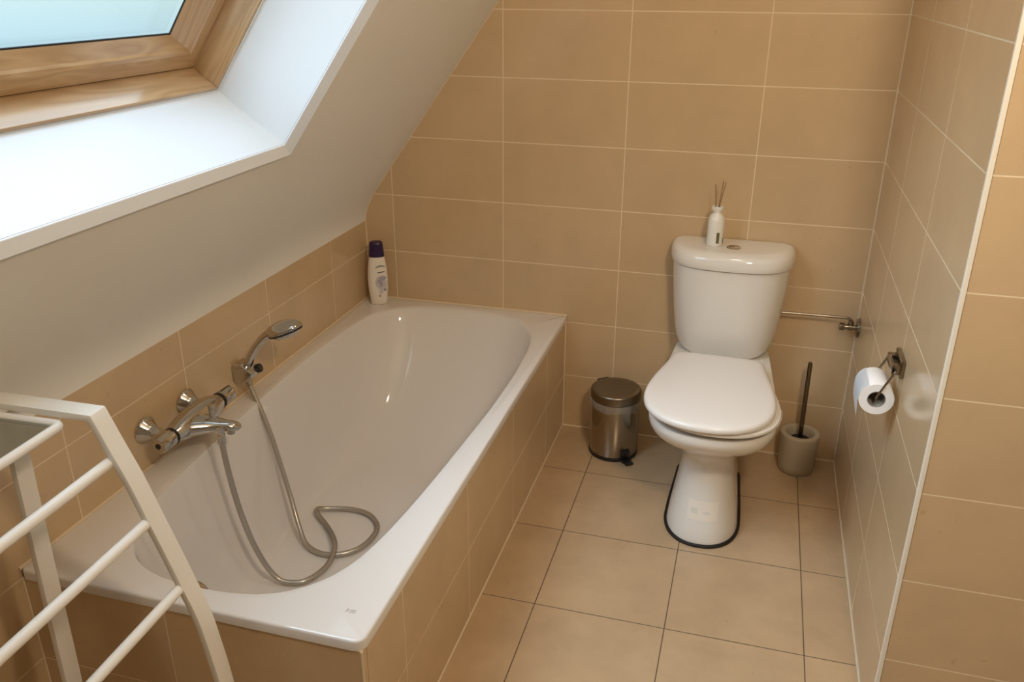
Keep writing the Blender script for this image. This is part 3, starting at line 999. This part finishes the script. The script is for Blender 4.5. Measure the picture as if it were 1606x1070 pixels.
# rim-block hanger hooked over the pan
clip = thing('rim_block_hanger', 'thin white wire hanger hooked over the right rim of the toilet pan', 'hanger', (0.936, -0.45, 0.40))
CO = Vector(clip.location)
bm = bm_new()
tube(bm, catmull([Vector(q) - CO for q in ((0.924, -0.462, 0.405), (0.936, -0.462, 0.402), (0.946, -0.460, 0.388), (0.947, -0.458, 0.366), (0.940, -0.458, 0.342), (0.930, -0.460, 0.326))], 6), 0.0017, 8)
obj('wire', bm, M['seat'], clip, smooth=True)

# ================================================================== REED DIFFUSER
dif = thing('reed_diffuser', 'white round-shouldered bottle holding three brown reeds on the cistern lid', 'diffuser', (0.704, -0.090, 0.7463))
bm = bm_new()
lathe(bm, [(0.0, 0.0), (0.0215, 0.0), (0.0240, 0.003), (0.0245, 0.010), (0.0243, 0.078), (0.0225, 0.089), (0.0175, 0.097), (0.0125, 0.101), (0.0118, 0.105), (0.0165, 0.112), (0.0175, 0.120), (0.0160, 0.1225), (0.0105, 0.1225), (0.0095, 0.112), (0.0, 0.108)], 40)
obj('diffuser_bottle', bm, M['diffuser'], dif, smooth=True, angle=55)
def curved_label(a0, a1, z0, z1, r, n=6):
    b = bm_new()
    g_ = [[b.verts.new((r * math.cos(lerp(a0, a1, i / n)), r * math.sin(lerp(a0, a1, i / n)), z)) for i in range(n + 1)] for z in (z0, z1)]
    for i in range(n):
        b.faces.new((g_[0][i], g_[0][i + 1], g_[1][i + 1], g_[1][i]))
    return b
R_ = math.radians
obj('label_strip', curved_label(R_(-78), R_(-56), 0.012, 0.046, 0.02475), M['olive'], dif, smooth=True)
obj('label_edge', curved_label(R_(-19), R_(10), 0.008, 0.027, 0.0252), M['cap'], dif, smooth=True)
for (tx, ty, tz), (bx, by) in (((0.017, -0.004, 0.197), (0.004, -0.003)), ((0.010, 0.004, 0.199), (0.002, 0.003)), ((-0.013, 0.002, 0.188), (-0.005, 0.0))):
    bm = bm_new(); tube(bm, [(bx * 0.3, by * 0.3, 0.060), (bx, by, 0.118), (tx, ty, tz)], 0.0016, 8)
    obj('reed', bm, M['reed'], dif, smooth=True, angle=50)

# ================================================================== SHAMPOO BOTTLE
sh = thing('shampoo_bottle', 'white shampoo bottle with dark purple cap on the far corner of the bath', 'bottle', (-0.4435, -0.066, ZR + 0.0008), math.radians(22))
BP = [(0.0, 0.026, 0.016), (0.004, 0.0285, 0.0185), (0.02, 0.0305, 0.0195), (0.06, 0.0345, 0.021), (0.095, 0.0355, 0.0215), (0.13, 0.0335, 0.021), (0.155, 0.0300, 0.0195), (0.172, 0.0265, 0.018), (0.1745, 0.0255, 0.0172)]
def sup(a, b_, n=48, p=2.5):
    return [(a * math.copysign(abs(math.cos(2 * PI * i / n)) ** (2 / p), math.cos(2 * PI * i / n)), b_ * math.copysign(abs(math.sin(2 * PI * i / n)) ** (2 / p), math.sin(2 * PI * i / n))) for i in range(n)]
bm = bm_new(); loft(bm, [[Vector((x, y, z)) for x, y in sup(a, b_)] for z, a, b_ in BP])
obj('bottle_body', bm, M['bottle'], sh, smooth=True, angle=45)
bm = bm_new(); loft(bm, [[Vector((x, y, z)) for x, y in sup(a, b_)] for z, a, b_ in ((0.175, 0.0262, 0.0182), (0.177, 0.0268, 0.0188), (0.218, 0.0235, 0.0172), (0.2255, 0.0222, 0.0160), (0.2285, 0.0190, 0.0135))])
obj('cap', bm, M['cap'], sh, smooth=True, angle=40)
def bsurf(u, z, off):
    a = interp([(k[0], k[1]) for k in BP], z); b_ = interp([(k[0], k[2]) for k in BP], z)
    c = max(-0.999, min(0.999, u / a))
    return Vector((u, -b_ * (1 - abs(c) ** 2.5) ** (1 / 2.5) - off, z))
def decal(nm, outline, m, off=0.0006, rings=3):
    """flat print wrapped on the bottle front; outline = (u, z) points"""
    b = bm_new()
    cu = sum(p[0] for p in outline) / len(outline); cz = sum(p[1] for p in outline) / len(outline)
    prev = None
    for k in range(rings, 0, -1):
        f = k / rings
        rg = [b.verts.new(bsurf(cu + (u - cu) * f, cz + (z - cz) * f, off)) for u, z in outline]
        if prev:
            for i in range(len(rg)):
                j = (i + 1) % len(rg)
                b.faces.new((prev[i], prev[j], rg[j], rg[i]))
        prev = rg
    b.faces.new(prev)
    return obj(nm, b, m, sh, recalc=False)
def ell(cu, cz, ru, rz, n=20, rot=0.0):
    out = []
    for i in range(n):
        a = 2 * PI * i / n
        x, y = ru * math.cos(a), rz * math.sin(a)
        out.append((cu + x * math.cos(rot) - y * math.sin(rot), cz + x * math.sin(rot) + y * math.cos(rot)))
    return out
U0 = 0.0115
arcp = [(U0 + 0.019 * math.cos(a), 0.131 + 0.019 * math.sin(a) * 0.9) for a in [R_(165 - 12 * i) for i in range(13)]]
decal('print_arch', arcp, M['grey_print'])
decal('print_wordmark', [(U0 - 0.011, 0.1185), (U0 + 0.000, 0.1195), (U0 + 0.000, 0.1230), (U0 - 0.011, 0.1220)], M['dark_print'])
decal('print_wordmark', [(U0 + 0.0015, 0.1195), (U0 + 0.0135, 0.1215), (U0 + 0.0135, 0.1250), (U0 + 0.0015, 0.1230)], M['dark_print'])
decal('print_petal', ell(U0 + 0.001, 0.083, 0.021, 0.028), M['lilac_light'], 0.0005)
decal('print_petal', ell(U0 + 0.004, 0.098, 0.014, 0.008, 20, 0.3), M['lilac'], 0.0009)
decal('print_petal', ell(U0 - 0.005, 0.087, 0.010, 0.009, 20, -0.5), M['lilac'], 0.0009)
decal('print_petal', ell(U0 + 0.000, 0.074, 0.008, 0.006, 20, 0.9), M['lilac'], 0.0009)
decal('print_petal', ell(U0 + 0.012, 0.080, 0.005, 0.010, 20, -0.4), M['lilac_light'], 0.0011)
decal('print_seal', ell(U0 + 0.012, 0.056, 0.0052, 0.0058), M['grey_print'])
decal('print_seal', ell(U0 - 0.006, 0.034, 0.0042, 0.0042), M['grey_print'])
decal('print_textblock', [(U0 - 0.008, 0.042), (U0 + 0.005, 0.042), (U0 + 0.005, 0.058), (U0 - 0.008, 0.058)], M['lilac_light'])

# ================================================================== PEDAL BIN
pb = thing('pedal_bin', 'round brushed steel pedal bin standing between bath and toilet', 'bin', (0.433, -0.130, 0))
bm = bm_new(); lathe(bm, [(0.0, 0.0), (0.081, 0.0), (0.0835, 0.003), (0.0835, 0.013), (0.081, 0.016), (0.0, 0.016)], 56)
obj('base_ring', bm, M['black'], pb, smooth=True, angle=40)
bm = bm_new(); lathe(bm, [(0.0, 0.0135), (0.081, 0.0135), (0.0822, 0.016), (0.0822, 0.206), (0.080, 0.207), (0.0, 0.207)], 64)
obj('bin_body', bm, M['steel'], pb, smooth=True, angle=40)
bm = bm_new(); lathe(bm, [(0.0, 0.208), (0.084, 0.208), (0.0850, 0.210), (0.0850, 0.231), (0.0842, 0.235), (0.082, 0.2385), (0.078, 0.2405), (0.06, 0.2425), (0.03, 0.2440), (0.0, 0.2445)], 64)
obj('bin_lid', bm, M['steel_lid'], pb, smooth=True, angle=40)
pd = Vector((0.62, -0.78, 0)).normalized()
pe = Vector((-pd.y, pd.x, 0))
def PT(v):
    return pd * v.x + pe * v.y + Vector((0, 0, v.z))
bm = bm_new()
box(bm, (0.070, -0.017, 0.004), (0.100, 0.017, 0.010), PT, 0.002)
box(bm, (0.096, -0.014, 0.002), (0.116, 0.014, 0.012), PT, 0.003)
box(bm, (0.074, -0.017, 0.012), (0.088, 0.017, 0.042), PT, 0.004)
obj('pedal', bm, M['black'], pb, smooth=True, angle=40)
bm = bm_new(); box(bm, (-0.096, -0.022, 0.205), (-0.078, 0.022, 0.236), PT, 0.003)
obj('lid_hinge', bm, M['black'], pb, smooth=True, angle=40)
# clear liner: its crumpled edge shows below the lid
ln = thing('bin_liner', 'clear plastic liner bag peeking out below the lid of the steel bin', 'bag', (0.433, -0.130, 0.15))
bm = bm_new()
rr = []
for k, (h, r0) in enumerate(((0.0575, 0.0828), (0.055, 0.0855), (0.047, 0.0865), (0.040, 0.0862), (0.033, 0.0850))):
    ring = []
    for i in range(96):
        a = 2 * PI * i / 96
        w = mnoise.noise(Vector((math.cos(a) * 5, math.sin(a) * 5, k * 0.9)))
        dr = math.exp(-((a - 2 * PI * 0.985) % (2 * PI) - PI) ** 2 / 0.0001) * 0
        sag = 0.010 * max(0, mnoise.noise(Vector((math.cos(a) * 1.5 + 4, math.sin(a) * 1.5, 2)))) * k / 4 * 2.5
        ring.append(Vector(((r0 + 0.003 * w * (k > 0) + 0.001) * math.cos(a), (r0 + 0.003 * w * (k > 0) + 0.001) * math.sin(a), h - sag)))
    rr.append(ring)
loft(bm, rr, False, False)
obj('liner_film', bm, M['film'], ln, smooth=True)

# ================================================================== TOILET BRUSH
bx, by = 1.0365, -0.079
pot = thing('toilet_brush_holder', 'sand coloured round brush holder in the corner right of the toilet', 'brush holder', (bx, by, 0))
bm = bm_new(); lathe(bm, [(0.0, 0.0), (0.052, 0.0), (0.0555, 0.003), (0.0575, 0.02), (0.0605, 0.10), (0.0625, 0.130), (0.0622, 0.1365), (0.060, 0.139), (0.047, 0.139), (0.0445, 0.1365), (0.0435, 0.10), (0.043, 0.02), (0.0, 0.018)], 56)
obj('holder_pot', bm, M['brushpot'], pot, smooth=True, angle=50)
br = thing('toilet_brush', 'toilet brush with slim metal handle standing in the sandy holder', 'brush', (bx + 0.002, by + 0.001, 0.021))
bm = bm_new()
rr = []
for k, (h, r0) in enumerate(((0.0, 0.016), (0.008, 0.030), (0.03, 0.036), (0.07, 0.036), (0.092, 0.030), (0.098, 0.010))):
    rr.append([Vector((r0 * (1 + (0.06 if (i + k) % 2 else -0.06)) * math.cos(2 * PI * i / 60), r0 * (1 + (0.06 if (i + k) % 2 else -0.06)) * math.sin(2 * PI * i / 60), h)) for i in range(60)])
loft(bm, rr)
obj('brush_head', bm, M['bristle'], br)
bm = bm_new(); hd = Vector((-0.004, -0.012, 0.28)).normalized()
tube(bm, [Vector((0, 0.002, 0.09)), Vector((0, 0.002, 0.09)) + hd * 0.27, Vector((0, 0.002, 0.09)) + hd * 0.2795, Vector((0, 0.002, 0.09)) + hd * 0.2805], lambda i: (0.0072, 0.0072, 0.0062, 0.004)[i], 20)
obj('handle', bm, M['dark_nickel'], br, smooth=True, angle=40)

# ================================================================== WATER VALVE AND PIPE
va = thing('stop_valve', 'chrome stop valve on the right wall feeding the toilet cistern', 'valve', (XR, -0.046, 0.506))
bm = bm_new(); lathe(bm, [(0.0, 0.0), (0.030, 0.0), (0.031, 0.003), (0.0280, 0.008), (0.014, 0.010), (0.0, 0.0105)], 40, (0, 0, 0), (-1, 0, 0))
obj('valve_rose', bm, M['nickel'], va, smooth=True, angle=45)
bm = bm_new(); lathe(bm, [(0.0, 0.0), (0.0085, 0.0), (0.0085, 0.012), (0.0105, 0.013), (0.0105, 0.024), (0.0085, 0.025), (0.008, 0.038), (0.0, 0.039)], 24, (-0.008, 0, 0), (-1, 0, 0))
lathe(bm, [(0.0, 0.0), (0.0085, 0.0), (0.0085, 0.014), (0.006, 0.016), (0.0, 0.016)], 20, (-0.0265, 0, 0.006))
obj('valve_body', bm, M['nickel'], va, smooth=True, angle=45)
bm = bm_new(); lathe(bm, [(0.0, 0.0), (0.0115, 0.0), (0.0125, 0.002), (0.0125, 0.014), (0.0110, 0.0140), (0.0, 0.017)], 20, (-0.044, 0, 0), (-1, 0, 0))
obj('valve_knob', bm, M['nickel'], va, smooth=True, angle=45)
bm = bm_new()
tube(bm, catmull([(-0.0265, 0, 0.018), (-0.0265, 0, 0.0215), (-0.029, 0, 0.0258), (-0.036, 0, 0.0285), (-0.046, 0, 0.029), (-0.08, 0, 0.029), (-0.15, 0, 0.0285), (-0.262, -0.004, 0.028)], 8), 0.0042, 14)
obj('supply_pipe', bm, M['nickel'], va, smooth=True)

# ================================================================== PAPER HOLDER AND ROLL
ph = thing('toilet_paper_holder', 'square nickel paper holder with wire arms on the right wall', 'paper holder', (XR, -0.792, 0.712))
def hb(lo, hi, bev=0.002):
    b = bm_new(); box(b, lo, hi, None, bev); return b
obj('back_plate', hb((-0.010, -0.046, -0.020), (0.0, 0.042, 0.022), 0.003), M['nickel'], ph, smooth=True, angle=40)
b = bm_new()
box(b, (-0.026, -0.044, -0.012), (-0.009, -0.022, 0.010), None, 0.002)
box(b, (-0.026, 0.020, -0.012), (-0.009, 0.040, 0.010), None, 0.002)
box(b, (-0.027, -0.044, -0.011), (-0.020, 0.040, 0.009), None, 0.002)
obj('hinge_block', b, M['nickel'], ph, smooth=True, angle=40)
RXc, RYc, RZc = 1.1165 - XR, -0.800 + 0.792, 0.641 - 0.712
for y_ in (-0.056, 0.046):
    b = bm_new()
    sgn = -1 if y_ < 0 else 1
    tube(b, catmull([(-0.019, y_ - sgn * 0.010, 0.0), (-0.021, y_, -0.001), (-0.026, y_, -0.012), (RXc, y_, RZc + 0.010), (RXc - 0.001, y_ - sgn * 0.002, RZc + 0.004), (RXc - 0.001, y_ - sgn * 0.02, RZc + 0.0035)], 6), 0.0026, 10)
    obj('wire_arm', b, M['nickel'], ph, smooth=True)
ro = thing('toilet_roll', 'white toilet roll hanging on the wire arms of the paper holder', 'toilet roll', (1.1165, -0.798, 0.641))
b = bm_new()
pr_ = [(0.0195, -0.048), (0.0365, -0.048), (0.0372, -0.047), (0.0372, 0.047), (0.0365, 0.048), (0.0195, 0.048)]
seg = 56
rg = [[Vector((r * math.cos(2 * PI * i / seg), h, r * math.sin(2 * PI * i / seg))) for i in range(seg)] for r, h in pr_]
VR = loft(b, rg, False, False)
for i in range(seg):
    j = (i + 1) % seg
    b.faces.new((VR[-1][i], VR[-1][j], VR[0][j], VR[0][i]))
obj('paper_winding', b, M['paper'], ro, smooth=True, angle=40)
b = bm_new()
rg = [[Vector((r * math.cos(2 * PI * i / seg), h, r * math.sin(2 * PI * i / seg))) for i in range(seg)] for r, h in ((0.0194, -0.0482), (0.0182, -0.0482), (0.0182, 0.0482), (0.0194, 0.0482))]
VR = loft(b, rg, False, False)
for i in range(seg):
    j = (i + 1) % seg
    b.faces.new((VR[-1][i], VR[-1][j], VR[0][j], VR[0][i]))
obj('core', b, M['cardboard'], ro, smooth=True, angle=40)
b = bm_new()
ths = []
for k in range(10):
    a = lerp(R_(120), R_(180), k / 9)
    ths.append((0.0380 * math.cos(a), 0.0380 * math.sin(a)))
ths += [(-0.0382, -0.012), (-0.0375, -0.024), (-0.0362, -0.036)]
def sheet(off, end):
    return [[Vector((x * (1 + off), y_, z - (0.012 * (0.5 - y_ / 0.096) if i >= len(ths) - 1 else 0))) for y_ in [lerp(-0.048, 0.048, q / 6) for q in range(7)]] for i, (x, z) in enumerate(ths)]
A = [[b.verts.new(p) for p in r] for r in sheet(0, 0)]
for i in range(len(A) - 1):
    for q in range(6):
        b.faces.new((A[i][q], A[i][q + 1], A[i + 1][q + 1], A[i + 1][q]))
bmesh.ops.solidify(b, geom=b.faces[:], thickness=0.0006)
obj('loose_sheet', b, M['paper'], ro, smooth=True, angle=60)

# ================================================================== TOWEL STAND
RZ = math.asin(0.035)
uv = Vector((math.cos(RZ), math.sin(RZ), 0)); vv = Vector((-math.sin(RZ), math.cos(RZ), 0))
q0 = vv.dot(Vector((-0.1, -1.77, 0)))
U_, V_ = -0.22, q0 - 0.26
ts = thing('towel_stand', 'white metal towel stand with curved leg and glass shelf beside the bath', 'towel stand', uv * U_ + vv * V_, RZ)
outer = [(-0.425, 0.887), (-0.35, 0.8865)]
rc_ = [(-0.1975, 0.8855), (-0.174, 0.826), (-0.151, 0.770), (-0.129, 0.704), (-0.108, 0.642), (-0.088, 0.580), (-0.068, 0.515), (-0.057, 0.452), (-0.0475, 0.385), (-0.039, 0.29), (-0.034, 0.19), (-0.031, 0.09), (-0.030, 0.0)]
rc_s = [(p.x, p.y) for p in catmull([(a, b_, 0) for a, b_ in rc_], 4)]
out_path = outer + [(-0.27, 0.886)] + rc_s
TK = 0.0115
def offset_path(path, d):
    res = []
    n = len(path)
    for i in range(n):
        p = Vector(path[i])
        dirs = []
        if i > 0: dirs.append((p - Vector(path[i - 1])).normalized())
        if i < n - 1: dirs.append((Vector(path[i + 1]) - p).normalized())
        ns = [Vector((q.y, -q.x)) for q in dirs]
        m_ = sum(ns, Vector((0, 0))) / len(ns)
        m_ = m_.normalized() / max(0.35, m_.normalized().dot(ns[0]))
        res.append(p + m_ * d)
    return [(p.x, p.y) for p in res]
in_path = offset_path(out_path, TK)
in_path[-1] = (out_path[-1][0] - TK, 0.0)
WD = 0.035
def side_frame(v0):
    b = bm_new()
    n = len(out_path)
    rows = []
    for (a, z), (a2, z2) in zip(out_path, in_path):
        rows.append([b.verts.new((a - U_, v0 - V_, z)), b.verts.new((a - U_, v0 + WD - V_, z)), b.verts.new((a2 - U_, v0 + WD - V_, z2)), b.verts.new((a2 - U_, v0 - V_, z2))])
    for r0, r1 in zip(rows, rows[1:]):
        for k in range(4):
            j = (k + 1) % 4
            b.faces.new((r0[k], r0[j], r1[j], r1[k]))
    b.faces.new(rows[0]); b.faces.new(rows[-1][::-1])
    bmesh.ops.recalc_face_normals(b, faces=b.faces[:])
    es = [e for e in b.edges if e.calc_face_angle(0) > 0.6]
    bmesh.ops.bevel(b, geom=es, offset=0.0012, segments=2, affect='EDGES', profile=0.5)
    return obj('side_frame', b, M['white_metal'], ts, smooth=True, angle=35)
def rear_leg(v0):
    lo = [(-0.392, 0.0), (-0.388, 0.15), (-0.384, 0.31), (-0.380, 0.55), (-0.3755, 0.77), (-0.3735, 0.861)]
    b = bm_new()
    rows = [[b.verts.new((a + k - U_, v0 + w - V_, z)) for k, w in ((0, 0), (0, WD), (TK, WD), (TK, 0))] for a, z in lo]
    for r0, r1 in zip(rows, rows[1:]):
        for k in range(4):
            j = (k + 1) % 4
            b.faces.new((r0[k], r0[j], r1[j], r1[k]))
    b.faces.new(rows[0]); b.faces.new(rows[-1][::-1])
    bmesh.ops.recalc_face_normals(b, faces=b.faces[:])
    bmesh.ops.bevel(b, geom=[e for e in b.edges if e.calc_face_angle(0) > 0.6], offset=0.0012, segments=2, affect='EDGES', profile=0.5)
    return obj('rear_leg', b, M['white_metal'], ts, smooth=True, angle=35)
LEN = 0.55
v_near = q0 - LEN
side_frame(q0)
side_frame(v_near - WD)
rear_leg(q0)
rear_leg(v_near - WD)
for (u_, z_) in ((-0.1835, 0.803), (-0.1365, 0.697), (-0.0965, 0.576)):
    b = bm_new(); tube(b, [(u_ - U_, v_near - WD + 0.012 - V_, z_), (u_ - U_, q0 + 0.012 - V_, z_)], 0.0088, 20)
    obj('towel_rail', b, M['white_tube'], ts, smooth=True, angle=50)
zt = 0.8665
ua, ub = -0.371, -0.2485
va_, vb_ = v_near + 0.006, q0 - 0.0065
rcn = 0.010
cp = []
for (cu, cv, a0) in ((ub - rcn, vb_ - rcn, 0), (ua + rcn, vb_ - rcn, 90), (ua + rcn, va_ + rcn, 180), (ub - rcn, va_ + rcn, 270)):
    for k in range(5):
        a = R_(a0 + 90 * k / 4)
        cp.append((cu + rcn * math.cos(a) - U_, cv + rcn * math.sin(a) - V_, zt))
b = bm_new(); tube(b, cp, 0.0075, 16, closed=True)
obj('shelf_frame', b, M['white_tube'], ts, smooth=True)
b = bm_new(); box(b, (ua + 0.004 - U_, va_ + 0.004 - V_, zt - 0.0025), (ub - 0.004 - U_, vb_ - 0.004 - V_, zt + 0.0025))
obj('glass_shelf', b, M['shelf_glass'], ts)
